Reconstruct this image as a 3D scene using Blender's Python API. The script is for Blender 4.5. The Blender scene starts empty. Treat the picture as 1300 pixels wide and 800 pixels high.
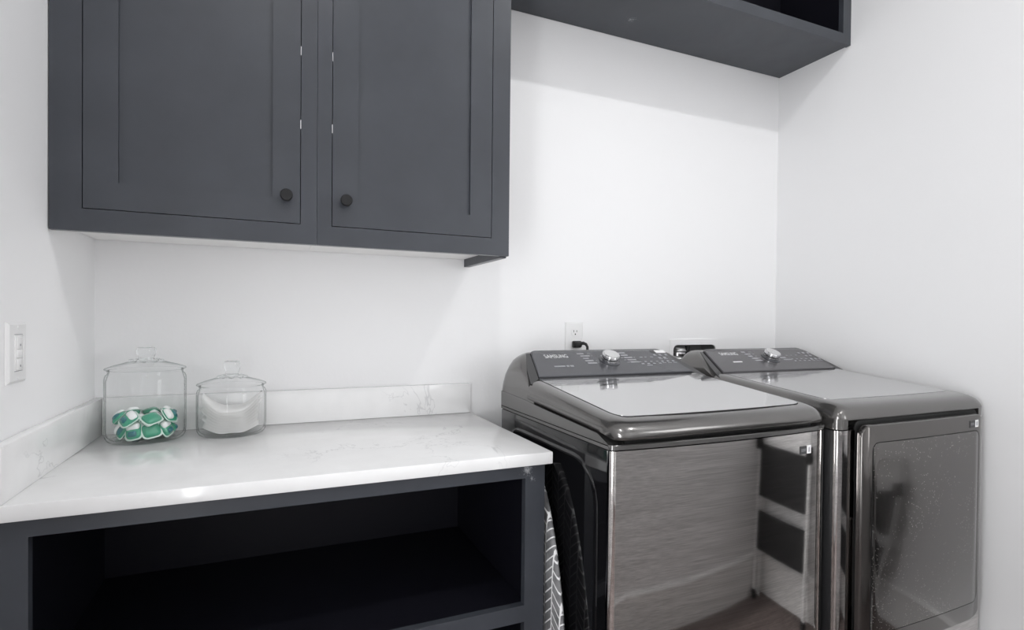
import bpy, bmesh, math, random
from mathutils import Vector, Matrix
random.seed(7)
PI = math.pi
SC = bpy.context.scene
COL = SC.collection

# ------------------------------------------------------------------ helpers
def tag(o, label=None, cat=None, group=None, kind=None):
    if label: o['label'] = label
    if cat: o['category'] = cat
    if group: o['group'] = group
    if kind: o['kind'] = kind
    return o

def thing(name, loc, label, cat, group=None, rot=(0, 0, 0)):
    o = bpy.data.objects.new(name, None)
    o.empty_display_size = 0.05
    COL.objects.link(o)
    o.location = loc
    o.rotation_euler = rot
    return tag(o, label, cat, group)

def link_mesh(name, me, mat=None, parent=None, loc=(0, 0, 0), smooth=40):
    if mat: me.materials.append(mat)
    if smooth:
        me.polygons.foreach_set('use_smooth', [True] * len(me.polygons))
        me.set_sharp_from_angle(angle=math.radians(smooth))
    me.update()
    o = bpy.data.objects.new(name, me)
    COL.objects.link(o)
    o.location = loc
    if parent: o.parent = parent
    return o

class MB:
    """collects boxes, lofts, tubes ... in world coordinates; build() links ONE mesh object"""
    def __init__(self, org=(0, 0, 0)):
        self.bm = bmesh.new(); self.org = Vector(org)
    def poly(self, pts, faces):
        vs = [self.bm.verts.new(Vector(p)) for p in pts]
        for f in faces:
            try: self.bm.faces.new([vs[i] for i in f])
            except ValueError: pass
        return vs
    def box(self, a, b, bev=0.0, seg=2):
        a = Vector(a); b = Vector(b)
        t = bmesh.new()
        bmesh.ops.create_cube(t, size=1)
        c = (a + b) / 2; s = b - a
        for v in t.verts:
            v.co = Vector((c.x + v.co.x * s.x, c.y + v.co.y * s.y, c.z + v.co.z * s.z))
        if bev > 0:
            bmesh.ops.bevel(t, geom=list(t.edges), offset=bev, segments=seg, affect='EDGES', profile=0.5)
        self.merge(t)
        return self
    def merge(self, t, mat=None):
        if mat is not None: t.transform(mat)
        me = bpy.data.meshes.new('tmp'); t.to_mesh(me); t.free()
        self.bm.from_mesh(me); bpy.data.meshes.remove(me)
    def loft(self, rings, closed=True, cap=True):
        n = len(rings[0]); vs = []
        for r in rings:
            vs.append([self.bm.verts.new(Vector(p)) for p in r])
        for i in range(len(rings) - 1):
            for j in range(n if closed else n - 1):
                k = (j + 1) % n
                self.bm.faces.new((vs[i][j], vs[i][k], vs[i + 1][k], vs[i + 1][j]))
        if cap:
            self.bm.faces.new(vs[0][::-1]); self.bm.faces.new(vs[-1])
        return self
    def tube(self, pts, r, n=12, cap=True):
        pts = [Vector(p) for p in pts]; rings = []
        up = None
        for i, p in enumerate(pts):
            d = (pts[min(i + 1, len(pts) - 1)] - pts[max(i - 1, 0)]).normalized()
            if up is None:
                up = Vector((0, 0, 1)) if abs(d.z) < .9 else Vector((1, 0, 0))
            a = d.cross(up).normalized(); up = a.cross(d).normalized()
            rr = r[i] if isinstance(r, (list, tuple)) else r
            rings.append([p + (a * math.cos(2 * PI * k / n) + up * math.sin(2 * PI * k / n)) * rr for k in range(n)])
        return self.loft(rings, True, cap)
    def lathe(self, prof, c=(0, 0, 0), n=48, close=False, sx=1.0, sy=1.0):
        """prof: (r, z) list revolved around z through c"""
        c = Vector(c); rings = []
        for r, z in prof:
            rings.append([c + Vector((max(r, 1e-5) * sx * math.cos(2 * PI * k / n), max(r, 1e-5) * sy * math.sin(2 * PI * k / n), z)) for k in range(n)])
        if close: rings.append(rings[0])
        return self.loft(rings, True, False)
    def build(self, name, mat, parent=None, smooth=40, matrix=None):
        bm = self.bm
        bmesh.ops.remove_doubles(bm, verts=bm.verts, dist=1e-6)
        bmesh.ops.recalc_face_normals(bm, faces=bm.faces)
        if matrix is not None: bm.transform(matrix)
        loc = Vector((0, 0, 0))
        if parent is None:
            # origin at the base centre
            xs = [v.co for v in bm.verts]
            lo = Vector((min(v.x for v in xs), min(v.y for v in xs), min(v.z for v in xs)))
            hi = Vector((max(v.x for v in xs), max(v.y for v in xs), max(v.z for v in xs)))
            loc = Vector(((lo.x + hi.x) / 2, (lo.y + hi.y) / 2, lo.z))
            org = loc
        else:
            org = root_loc(parent)
        for v in bm.verts: v.co -= org
        me = bpy.data.meshes.new(name); bm.to_mesh(me); bm.free()
        o = link_mesh(name, me, mat, parent, (0, 0, 0), smooth)
        if parent is None: o.location = loc
        return o

def root_loc(p):
    while p.parent: p = p.parent
    return p.location.copy()

def structure(mb, name, mat, smooth=0):
    return tag(mb.build(name, mat, None, smooth), kind='structure')

# ------------------------------------------------------------------ materials
def mat(name, base=(.5, .5, .5), rough=.5, metal=0.0, ior=1.45, coat=0.0, coat_rough=.05, spec=None):
    m = bpy.data.materials.new(name); m.use_nodes = True
    b = m.node_tree.nodes['Principled BSDF']
    b.inputs['Base Color'].default_value = (*base, 1)
    b.inputs['Roughness'].default_value = rough
    b.inputs['Metallic'].default_value = metal
    b.inputs['IOR'].default_value = ior
    b.inputs['Coat Weight'].default_value = coat
    b.inputs['Coat Roughness'].default_value = coat_rough
    if spec is not None: b.inputs['Specular IOR Level'].default_value = spec
    return m

class NT:
    def __init__(self, m):
        self.t = m.node_tree; self.b = self.t.nodes.get('Principled BSDF'); self._c = None
    def n(self, kind, **kw):
        nd = self.t.nodes.new(kind)
        for k, v in kw.items():
            if k in nd.inputs: nd.inputs[k].default_value = v
            else: setattr(nd, k, v)
        return nd
    def l(self, a, b): self.t.links.new(a, b)
    def coord(self, kind='Object', scale=(1, 1, 1), rot=(0, 0, 0)):
        if self._c is None: self._c = self.n('ShaderNodeTexCoord')
        mp = self.n('ShaderNodeMapping')
        mp.inputs['Scale'].default_value = scale; mp.inputs['Rotation'].default_value = rot
        self.l(self._c.outputs[kind], mp.inputs['Vector'])
        return mp.outputs['Vector']
    def noise(self, vec, scale=5, detail=4, rough=.5, dist=0.0):
        nd = self.n('ShaderNodeTexNoise'); nd.inputs['Scale'].default_value = scale
        nd.inputs['Detail'].default_value = detail; nd.inputs['Roughness'].default_value = rough
        nd.inputs['Distortion'].default_value = dist
        self.l(vec, nd.inputs['Vector']); return nd.outputs['Fac']
    def ramp(self, fac, stops):
        r = self.n('ShaderNodeValToRGB'); e = r.color_ramp.elements
        while len(e) < len(stops): e.new(.5)
        for i, (p, c) in enumerate(stops):
            e[i].position = p; e[i].color = (*c, 1) if len(c) == 3 else c
        self.l(fac, r.inputs['Fac']); return r.outputs['Color']
    def math(self, op, a, b=None, c=None):
        nd = self.n('ShaderNodeMath'); nd.operation = op
        for i, v in enumerate((a, b, c)):
            if v is None: continue
            if isinstance(v, (int, float)): nd.inputs[i].default_value = v
            else: self.l(v, nd.inputs[i])
        return nd.outputs[0]
    def mix(self, fac, a, b):
        nd = self.n('ShaderNodeMix'); nd.data_type = 'RGBA'
        for s, v in ((0, fac), (6, a), (7, b)):
            if isinstance(v, (int, float)): nd.inputs[s].default_value = v
            elif isinstance(v, tuple): nd.inputs[s].default_value = (*v, 1)
            else: self.l(v, nd.inputs[s])
        return nd.outputs[2]
    def bump(self, h, strength=.1, dist=.001):
        nd = self.n('ShaderNodeBump'); nd.inputs['Strength'].default_value = strength
        nd.inputs['Distance'].default_value = dist
        self.l(h, nd.inputs['Height']); self.l(nd.outputs['Normal'], self.b.inputs['Normal'])
    def sep(self, vec):
        nd = self.n('ShaderNodeSeparateXYZ'); self.l(vec, nd.inputs[0]); return nd.outputs

M = {}
# white wall paint with a faint roller texture
m = M['wall'] = mat('wall_paint', (.87, .87, .875), .55)
t = NT(m); v = t.coord(); t.bump(t.noise(v, 90, 3), .12, .002)
M['ceiling'] = mat('ceiling_paint', (.90, .90, .90), .8)
M['trim'] = mat('white_trim', (.87, .87, .865), .35)
# dark blue grey cabinet lacquer
m = M['navy'] = mat('cabinet_lacquer', (.062, .067, .080), .38)
t = NT(m); v = t.coord()
n = t.noise(v, 5, 5, .6)
t.l(t.ramp(n, [(.3, (.040, .044, .053)), (.7, (.051, .056, .067))]), t.b.inputs['Base Color'])
t.l(t.math('MULTIPLY_ADD', t.noise(v, 9, 3), .2, .24), t.b.inputs['Roughness'])
def scuffed(name, spots):
    # the same lacquer with small pale scuffs at given places (object coordinates)
    m = M['navy'].copy(); m.name = name
    t = NT(m); v = t.coord()
    tot = None
    for c, r, dens in spots:
        vm = t.n('ShaderNodeVectorMath'); vm.operation = 'DISTANCE'; t.l(v, vm.inputs[0]); vm.inputs[1].default_value = c
        fall = t.math('SUBTRACT', 1.0, t.math('DIVIDE', vm.outputs['Value'], r))
        nz = t.noise(v, 160, 6, .75, 1.5)
        k = t.math('GREATER_THAN', t.math('ADD', t.math('MULTIPLY', t.math('MAXIMUM', fall, 0.0), dens), nz), .78)
        tot = k if tot is None else t.math('MAXIMUM', tot, k)
    src = t.b.inputs['Base Color'].links[0].from_socket
    t.l(t.mix(t.math('MULTIPLY', tot, .55), src, (.55, .56, .58)), t.b.inputs['Base Color'])
    return m
M['navy_scuff'] = scuffed('cabinet_lacquer_scuffed', [((.487, -.31, .868), .030, .38), ((.5, -.31, .846), .02, .3)])
M['navy_scuff_under'] = scuffed('cabinet_lacquer_scuffed_underside', [((-.165, .045, .003), .05, .27)])
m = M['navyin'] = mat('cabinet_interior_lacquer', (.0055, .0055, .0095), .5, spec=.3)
m = M['underside'] = mat('cabinet_underside_white', (.86, .85, .84), .5)
# quartz
m = M['quartz'] = mat('white_quartz', (.80, .80, .80), .10, ior=1.5)
t = NT(m); v = t.coord()
d1 = t.noise(v, 3.3, 5, .65, .6)
vein = t.math('ABSOLUTE', t.math('SUBTRACT', d1, .5))
vein = t.math('SMOOTH_MAX', 0.0, t.math('SUBTRACT', 1.0, t.math('MULTIPLY', vein, 130.0)), .1)
gate = t.ramp(t.noise(v, 4.2, 2), [(.50, (0, 0, 0)), (.62, (1, 1, 1))])
vf = t.math('MULTIPLY', vein, gate)
base = t.ramp(t.noise(v, 14, 5), [(.3, (.765, .765, .765)), (.7, (.81, .81, .81))])
t.l(t.mix(t.math('MULTIPLY', vf, .38), base, (.36, .36, .38)), t.b.inputs['Base Color'])
# appliance finishes
M['blackgloss'] = mat('black_gloss_enamel', (.006, .006, .007), .05, ior=1.6)
M['black'] = mat('black_plastic', (.012, .012, .013), .45)
M['gap'] = mat('black_rubber', (.004, .004, .004), .7)
m = M['graphite'] = mat('graphite_metallic', (.135, .130, .126), .22, .75, coat=.6, coat_rough=.06)
m = M['deck'] = mat('graphite_deck', (.14, .137, .135), .24, .8, coat=.4, coat_rough=.08)
m = M['panel'] = mat('control_panel_finish', (.075, .077, .086), .26, .25, coat=.3, coat_rough=.1)
m = M['panel2'] = mat('dryer_control_panel_finish', (.085, .082, .088), .26, .25, coat=.3, coat_rough=.1)
m = M['lidglass'] = mat('tinted_lid_glass', (.47, .47, .475), .08, .75, ior=1.8, coat=1.0, coat_rough=.02)
m = M['drytop'] = mat('dryer_top_enamel', (.40, .40, .405), .13, .75, coat=.8, coat_rough=.05)
m = M['chrome'] = mat('polished_metal', (.62, .62, .63), .14, 1.0)
m = M['knobtop'] = mat('spun_metal', (.78, .78, .78), .25, 1.0)
def brushed(name, base, axis, rough=.16, k=.65):
    m = mat(name, base, rough, 1.0)
    t = NT(m)
    s = [60, 60, 60]; s[axis] = 1.2
    s2 = [420, 420, 420]; s2[axis] = 5
    a = t.noise(t.coord('Object', tuple(s2)), 1, 3, .6)
    b = t.noise(t.coord('Object', tuple(s)), 1, 4, .6)
    f = t.math('ADD', t.math('MULTIPLY', a, .6), t.math('MULTIPLY', b, .4))
    lo = tuple(c * (1 - .35 * k) for c in base); hi = tuple(c * (1 + .35 * k) for c in base)
    t.l(t.ramp(f, [(.35, lo), (.65, hi)]), t.b.inputs['Base Color'])
    t.bump(f, .02, .0003)
    return m
M['steel'] = brushed('black_stainless_brushed', (.63, .61, .595), 0, .055)
M['steel2'] = brushed('dryer_stainless_brushed', (.58, .56, .55), 0, .08)
# dryer door: dark inox lacquer with dust specks
m = M['door'] = mat('dark_inox_lacquer', (.115, .108, .104), .17, .9, coat=.3, coat_rough=.06)
m = M['doorpane'] = mat('dark_inox_dusty_panel', (.115, .108, .104), .15, .9, coat=.5, coat_rough=.06)
t = NT(m); v = t.coord()
vo = t.n('ShaderNodeTexVoronoi'); vo.inputs['Scale'].default_value = 260; t.l(v, vo.inputs['Vector'])
sp = t.math('LESS_THAN', vo.outputs['Distance'], .23)
rnd = t.sep(vo.outputs['Color'])[0]
den = t.noise(v, 4.5, 3)
keep = t.math('GREATER_THAN', t.math('ADD', rnd, t.math('MULTIPLY', t.math('SUBTRACT', den, .5), 1.6)), .80)
dust = t.math('MULTIPLY', sp, keep)
t.l(t.mix(t.math('MULTIPLY', dust, .8), (.115, .108, .104), (.75, .72, .69)), t.b.inputs['Base Color'])
t.l(t.math('MULTIPLY_ADD', dust, .5, .15), t.b.inputs['Roughness'])
t.l(t.math('MULTIPLY_ADD', dust, -.7, .9), t.b.inputs['Metallic'])
M['ink'] = mat('white_print', (.75, .75, .76), .5)
M['inkdim'] = mat('grey_print', (.36, .36, .38), .5)
M['stickerdark'] = mat('sticker_charcoal', (.06, .06, .062), .5)
M['stickerwhite'] = mat('sticker_white', (.85, .85, .85), .5)
M['whiteplastic'] = mat('white_plastic', (.80, .80, .80), .3)
M['slot'] = mat('dark_slot', (.02, .02, .02), .6)
M['knob'] = mat('matte_black_metal', (.014, .014, .015), .38, .3)
M['foil'] = mat('silver_foil_duct', (.74, .74, .74), .34, .85)
M['shell'] = mat('dark_galvanised_box', (.28, .28, .28), .4, .5)
M['grey_tube'] = mat('light_grey_tube', (.78, .78, .78), .35, .0)
M['tread'] = mat('black_tread', (.02, .02, .021), .6)
M['sheet'] = mat('white_fleece_sheet', (.96, .96, .955), .9)
t = NT(M['sheet']); out = M['sheet'].node_tree.nodes['Material Output']
tl = t.n('ShaderNodeBsdfTranslucent'); tl.inputs['Color'].default_value = (.97, .97, .965, 1)
mx = t.n('ShaderNodeMixShader'); mx.inputs[0].default_value = .12
t.l(t.b.outputs[0], mx.inputs[1]); t.l(tl.outputs[0], mx.inputs[2]); t.l(mx.outputs[0], out.inputs['Surface'])
M['podgreen'] = mat('pod_green_gel', (.035, .30, .18), .12, coat=.6)
M['podteal'] = mat('pod_teal_gel', (.015, .14, .16), .12, coat=.6)
M['podwhite'] = mat('pod_white_powder', (.82, .84, .83), .4, coat=.5)
M['podfilm'] = mat('pod_pale_film', (.55, .70, .63), .25, coat=.6)
# floor: dark brown boards
m = M['floor'] = mat('brown_floor', (.2, .16, .15), .6)
t = NT(m); v = t.coord()
f = t.math('ADD', t.math('MULTIPLY', t.noise(t.coord('Object', (1, 7, 1)), 9, 6, .7), .6), t.math('MULTIPLY', t.noise(v, 60, 4), .4))
t.l(t.ramp(f, [(.35, (.10, .078, .072)), (.65, (.25, .205, .195))]), t.b.inputs['Base Color'])
# herringbone ironing board cover (pattern lies in the board's own plane)
m = M['herring'] = mat('grey_herringbone_cloth', (.3, .3, .31), .8)
t = NT(m); x, y, z = t.sep(t.coord())
w = .034; pch = .026
tri = t.math('PINGPONG', y, w)
colid = t.math('FLOOR', t.math('DIVIDE', y, w))
u = t.math('ADD', t.math('ADD', z, t.math('MULTIPLY', tri, .9)), t.math('MULTIPLY', colid, pch * .5))
ln = t.math('LESS_THAN', t.math('FRACT', t.math('DIVIDE', u, pch)), .17)
cb = t.math('LESS_THAN', t.math('FRACT', t.math('DIVIDE', y, w)), .12)
ln = t.math('MAXIMUM', ln, cb)
gcol = t.ramp(t.noise(t.coord(), 25, 2), [(.4, (.13, .13, .135)), (.6, (.22, .22, .225))])
t.l(t.mix(ln, gcol, (.78, .78, .78)), t.b.inputs['Base Color'])
# clear glass as a thin clear shell with fresnel reflection and a denser rim
def clear_glass(name, tint=(.997, .998, .998), edge=(.30, .34, .33)):
    m = bpy.data.materials.new(name); m.use_nodes = True
    nt = m.node_tree
    for nd in list(nt.nodes):
        if nd.type != 'OUTPUT_MATERIAL': nt.nodes.remove(nd)
    t = NT(m); out = [n for n in nt.nodes if n.type == 'OUTPUT_MATERIAL'][0]
    lw = t.n('ShaderNodeLayerWeight'); lw.inputs['Blend'].default_value = .5
    col = t.ramp(lw.outputs['Facing'], [(.0, tint), (.72, tint), (.98, edge)])
    tr = t.n('ShaderNodeBsdfTransparent'); t.l(col, tr.inputs['Color'])
    gl = t.n('ShaderNodeBsdfGlossy'); gl.inputs['Roughness'].default_value = .02
    gl.inputs['Color'].default_value = (1, 1, 1, 1)
    fr = t.math('MULTIPLY_ADD', t.math('POWER', lw.outputs['Facing'], 4.0), .45, .02)
    mx = t.n('ShaderNodeMixShader')
    t.l(fr, mx.inputs[0]); t.l(tr.outputs[0], mx.inputs[1]); t.l(gl.outputs[0], mx.inputs[2])
    t.l(mx.outputs[0], out.inputs['Surface'])
    return m
M['glass'] = clear_glass('clear_jar_glass')
m = M['solidglass'] = mat('solid_clear_glass', (.97, .98, .98), .0, ior=1.45)
m.node_tree.nodes['Principled BSDF'].inputs['Transmission Weight'].default_value = 1.0
def emit(name, col, s):
    m = mat(name, (.8, .8, .8), .5)
    b = m.node_tree.nodes['Principled BSDF']
    b.inputs['Emission Color'].default_value = (*col, 1); b.inputs['Emission Strength'].default_value = s
    return m
M['lamp'] = emit('lamp_lens', (1, .98, .95), 5)

# ------------------------------------------------------------------ dimensions (metres); back wall y=0, left wall x=0
W = 2.568; CEIL = 3.58; REAR = -3.3; T = .12
PART_Y = -1.615; PART_X = 1.20; PART_H = .79

# room shell
structure(MB().box((-T, REAR - T, -.1), (W + T, T + .1, 0)), 'floor', M['floor'])
structure(MB().box((-T, REAR - T, CEIL), (W + T, T + .1, CEIL + .1)), 'ceiling', M['ceiling'])
HX0, HX1, HZ0, HZ1 = 1.970, 2.218, .93, 1.150          # the recessed vent box
b = MB()
b.box((-T, 0, 0), (HX0, T + .1, CEIL)); b.box((HX1, 0, 0), (W + T, T + .1, CEIL))
b.box((HX0, 0, 0), (HX1, T + .1, HZ0)); b.box((HX0, 0, HZ1), (HX1, T + .1, CEIL)); b.box((HX0, .09, HZ0), (HX1, T + .1, HZ1))
structure(b, 'wall_back', M['wall'])
QY0, QY1, QZ0, QZ1 = -3.0, -2.0, .95, 2.2              # unseen opening added in the right wall for fill light, behind the half wall
b = MB()
b.box((W, QY1, 0), (W + T, 0, CEIL)); b.box((W, REAR - T, 0), (W + T, QY0, CEIL))
b.box((W, QY0, 0), (W + T, QY1, QZ0)); b.box((W, QY0, QZ1), (W + T, QY1, CEIL))
structure(b, 'wall_right', M['wall'])
LY0, LY1, LZ0, LZ1 = -2.10, -1.62, .35, 1.6           # window in the left wall, behind the camera's shoulder
b = MB()
b.box((-T, LY1, 0), (0, 0, CEIL)); b.box((-T, REAR, 0), (0, LY0, CEIL))
b.box((-T, LY0, 0), (0, LY1, LZ0)); b.box((-T, LY0, LZ1), (0, LY1, CEIL))
structure(b, 'wall_left', M['wall'])
structure(MB().box((-T, REAR - T, 0), (W + T, REAR, CEIL)), 'wall_rear', M['wall'])
structure(MB().box((PART_X, PART_Y - .115, 0), (W, PART_Y, PART_H)), 'wall_front', M['wall'])
structure(MB().box((PART_X - .015, PART_Y - .13, PART_H), (W, PART_Y + .015, PART_H + .02), .003), 'trim_1', M['trim'], 30)
def window(name, a0, a1, z0, z1, along, at, out):
    """frame with a mullion; along 'y' -> in the left wall, 'x' -> in the rear wall"""
    fb = MB()
    def bx(u0, u1, w0, w1, d=.05):
        if along == 'y': fb.box((at - .09, u0, w0), (at - .09 + d, u1, w1))
        else: fb.box((u0, at - .09, w0), (u1, at - .09 + d, w1))
    f = .035
    bx(a0, a0 + f, z0, z1); bx(a1 - f, a1, z0, z1); bx(a0, a1, z0, z0 + f); bx(a0, a1, z1 - f, z1)
    structure(fb, name, M['trim'])
window('window_1', LY0, LY1, LZ0, LZ1, 'y', 0, -1)
window('fill_window', QY0, QY1, QZ0, QZ1, 'y', W + .09 + .04, 1)  # added frame for the invented fill opening in the right wall
# baseboards: tall flat board with a thin moulded cap
def base_prof(o, depth=.014, h=.185):
    return [(0, 0), (depth, 0), (depth, h - .022), (depth + .004, h - .018), (depth + .004, h - .008), (depth * .5, h), (0, h)]
def baseboard(name, p0, p1, nrm):
    p0 = Vector(p0); p1 = Vector(p1); nrm = Vector(nrm)
    b = MB()
    b.loft([[p + nrm * d + Vector((0, 0, z)) for d, z in base_prof(0)] for p in (p0, p1)])
    structure(b, name, M['trim'])
baseboard('baseboard_front', (PART_X, PART_Y, 0), (W - .019, PART_Y, 0), (0, 1, 0))
baseboard('baseboard_right', (W, PART_Y, 0), (W, -.02, 0), (-1, 0, 0))
baseboard('baseboard_back', (1.09, 0, 0), (W - .02, 0, 0), (0, -1, 0))

# ------------------------------------------------------------------ base cabinet with open shelves
CF = -.61; CR = 1.07; CT = .884
cab = thing('base_cabinet', (CR / 2, -.3, 0), 'dark navy open-shelf base cabinet under the white quartz countertop', 'cabinet')
b = MB()
b.box((0.002, CF, 0.10), (.05, CF + .02, CT)); b.box((1.017, CF, 0.10), (CR, CF + .02, CT))
b.box((.05, CF, .848), (1.017, CF + .02, CT)); b.box((.05, CF, .492), (1.017, CF + .02, .533)); b.box((.05, CF, .10), (1.017, CF + .02, .14))
b.build('face_frame', M['navy_scuff'], cab)
b = MB(); b.box((1.035, CF + .02, .10), (CR - .002, -.004, CT)); b.build('side_panel', M['navy'], cab)
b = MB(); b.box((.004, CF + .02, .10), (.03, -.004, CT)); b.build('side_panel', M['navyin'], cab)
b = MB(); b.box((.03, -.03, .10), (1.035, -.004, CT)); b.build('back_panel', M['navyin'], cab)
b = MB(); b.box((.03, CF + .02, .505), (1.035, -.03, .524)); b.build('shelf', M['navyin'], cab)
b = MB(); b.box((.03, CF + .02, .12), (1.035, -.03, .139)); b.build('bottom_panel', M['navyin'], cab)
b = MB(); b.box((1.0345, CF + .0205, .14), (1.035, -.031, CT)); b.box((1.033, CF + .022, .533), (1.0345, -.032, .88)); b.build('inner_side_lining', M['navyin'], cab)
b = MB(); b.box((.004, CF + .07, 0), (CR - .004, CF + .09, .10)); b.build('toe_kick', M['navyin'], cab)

# countertop and upstands
b = MB(); b.box((.002, -.635, CT), (1.080, -.002, .914), .0025, 2)
tag(b.build('countertop', M['quartz'], None), 'white quartz countertop with faint grey veins on the navy base cabinet', 'countertop')
b = MB(); b.box((.022, -.022, .914), (1.080, -.002, 1.0146), .0015, 2)
tag(b.build('backsplash', M['quartz'], None), 'low white quartz upstand along the back wall behind the glass jars', 'backsplash')
b = MB(); b.box((.002, -.635, .914), (.0215, -.002, 1.0146), .0015, 2)
tag(b.build('backsplash', M['quartz'], None), 'low white quartz upstand along the left wall below the light switch', 'backsplash')

# ------------------------------------------------------------------ wall cabinets
UF = -.351; UZ = 1.4245; UT = 3.05
def knob(parent, x, z, y):
    b = MB(); c = (x, y, z)
    prof = [(.0, 0), (.006, 0), (.006, .014), (.0135, .016), (.0145, .018), (.0145, .027), (.0125, .029), (0, .029)]
    b.lathe(prof, (0, 0, 0), 40)
    b.build('door_knob', M['knob'], parent, 40, Matrix.Translation(c) @ Matrix.Rotation(PI / 2, 4, 'X'))
def wall_cabinet(x0, x1, sl, sr, p0, p1, knob_x, latch_side, label, side_dark):
    c = thing('wall_cabinet', ((x0 + x1) / 2, UF / 2, UZ), label, 'cabinet')
    b = MB()
    e = .0004
    b.box((x0 + e, UF, UZ), (sl, UF + .02, UT)); b.box((sr, UF, UZ), (x1 - e, UF + .02, UT))
    b.box((sl, UF, UZ), (sr, UF + .02, 1.4735)); b.box((sl, UF, 2.96), (sr, UF + .02, UT))
    b.build('face_frame', M['navy'], c)
    b = MB(); b.box((x0 + e, UF + .02, UZ + .022), (x1 - (.022 if side_dark else e), -.003, UZ + .038)); b.build('bottom_panel', M['underside'], c)
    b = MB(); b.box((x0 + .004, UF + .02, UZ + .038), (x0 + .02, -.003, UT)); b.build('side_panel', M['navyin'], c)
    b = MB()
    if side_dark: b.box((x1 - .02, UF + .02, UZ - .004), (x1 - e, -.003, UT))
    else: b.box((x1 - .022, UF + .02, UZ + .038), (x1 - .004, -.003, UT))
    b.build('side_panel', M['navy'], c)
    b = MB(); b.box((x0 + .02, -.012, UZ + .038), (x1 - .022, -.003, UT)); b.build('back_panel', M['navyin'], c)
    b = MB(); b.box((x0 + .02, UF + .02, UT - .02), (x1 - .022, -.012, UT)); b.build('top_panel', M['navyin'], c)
    # inset shaker door: stiles, rails and a recessed panel as one board
    g = .0018; dl = sl + g; dr = sr - g; db = 1.4735 + g; dt = 2.96 - g
    d = MB(); F = UF + .0005; B = UF + .02; R = UF + .0085
    pb = 1.536; pt = dt - .063
    d.box((dl, F, db), (p0, B, dt)); d.box((p1, F, db), (dr, B, dt)); d.box((p0, F, db), (p1, B, pb)); d.box((p0, F, pt), (p1, B, dt))
    d.box((p0, R, pb), (p1, B, pt))
    door = d.build('door', M['navy'], c)
    knob(door, knob_x, 1.5395, F)
    lx = dr + g * .5 if latch_side == 'r' else dl - g * .5
    for zz in (1.908, 1.724):
        b = MB(); b.box((lx - .0011, UF + .0015, zz - .011), (lx + .0011, UF + .012, zz + .011)); b.build('latch_plate', M['chrome'], door)
    return c
wall_cabinet(0.002, .546, .060, .5075, .126, .442, .4735, 'r', 'left dark navy wall cabinet, door knob at its lower right, above the glass jars', False)
wall_cabinet(.546, 1.078, .5815, 1.0235, .648, .957, .6155, 'l', 'right dark navy wall cabinet, door knob at its lower left, by the open high shelf', True)

# open high shelf cabinet over the laundry machines
SF = -.341; SZ = 2.352; ST = 3.05
c = thing('open_wall_cabinet', ((1.079 + W) / 2, SF / 2, SZ), 'dark navy open-front wall cabinet high over the washer and dryer', 'cabinet')
X0, X1 = 1.0795, W - .001
b = MB()
b.box((X0, SF, SZ), (X1, SF + .02, SZ + .040)); b.box((X0, SF, ST - .04), (X1, SF + .02, ST))
b.box((X0, SF, SZ + .04), (X0 + .045, SF + .02, ST - .04)); b.box((X1 - .045, SF, SZ + .04), (X1, SF + .02, ST - .04))
b.build('face_frame', M['navy'], c)
b = MB(); b.box((X0, SF + .0225, SZ + .003), (X1, -.003, SZ + .036)); b.build('bottom_panel', M['navy_scuff_under'], c)
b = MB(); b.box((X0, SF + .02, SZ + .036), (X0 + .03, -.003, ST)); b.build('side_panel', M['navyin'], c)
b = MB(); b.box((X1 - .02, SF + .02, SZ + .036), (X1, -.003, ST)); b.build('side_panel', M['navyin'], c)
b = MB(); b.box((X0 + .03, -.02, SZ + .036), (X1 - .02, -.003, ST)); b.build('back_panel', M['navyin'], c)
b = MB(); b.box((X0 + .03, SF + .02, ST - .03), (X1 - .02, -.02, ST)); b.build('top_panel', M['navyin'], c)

# ------------------------------------------------------------------ laundry machines
def ss(t): t = max(0, min(1, t)); return t * t * (3 - 2 * t)
class Machine:
    def __init__(s, x0, yf, w, bow): s.x0, s.yf, s.w, s.bow = x0, yf, w, bow
    def P(s, x, d, z):
        u = (x - s.w / 2) / (s.w / 2)
        k = 1 - ss(d / .42) if d > 0 else 1
        return Vector((s.x0 + x, s.yf + d - s.bow * max(0, 1 - u * u) * k, z))
def plan_front(mc, z0, z1, r, back, inset=0.0):
    """bowed front plate with rounded vertical edges: plan outline extruded from z0 to z1"""
    w = mc.w
    pts = [(inset, back), (inset, r)]
    for k in range(1, 7):
        a = PI / 2 * k / 6
        pts.append((inset + r - r * math.cos(a), r - r * math.sin(a)))
    for k in range(1, 24):
        pts.append((inset + r + (w - 2 * r - 2 * inset) * k / 24, 0))
    for k in range(0, 6):
        a = PI / 2 * (1 - k / 6)
        pts.append((w - inset - r + r * math.cos(a), r - r * math.sin(a)))
    pts += [(w - inset, r), (w - inset, back)]
    return pts
def plan_loft(mc, outline, z0, z1, mb=None):
    b = mb or MB()
    b.loft([[mc.P(x, d, z) for x, d in outline] for z in (z0, z1)])
    return b
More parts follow.
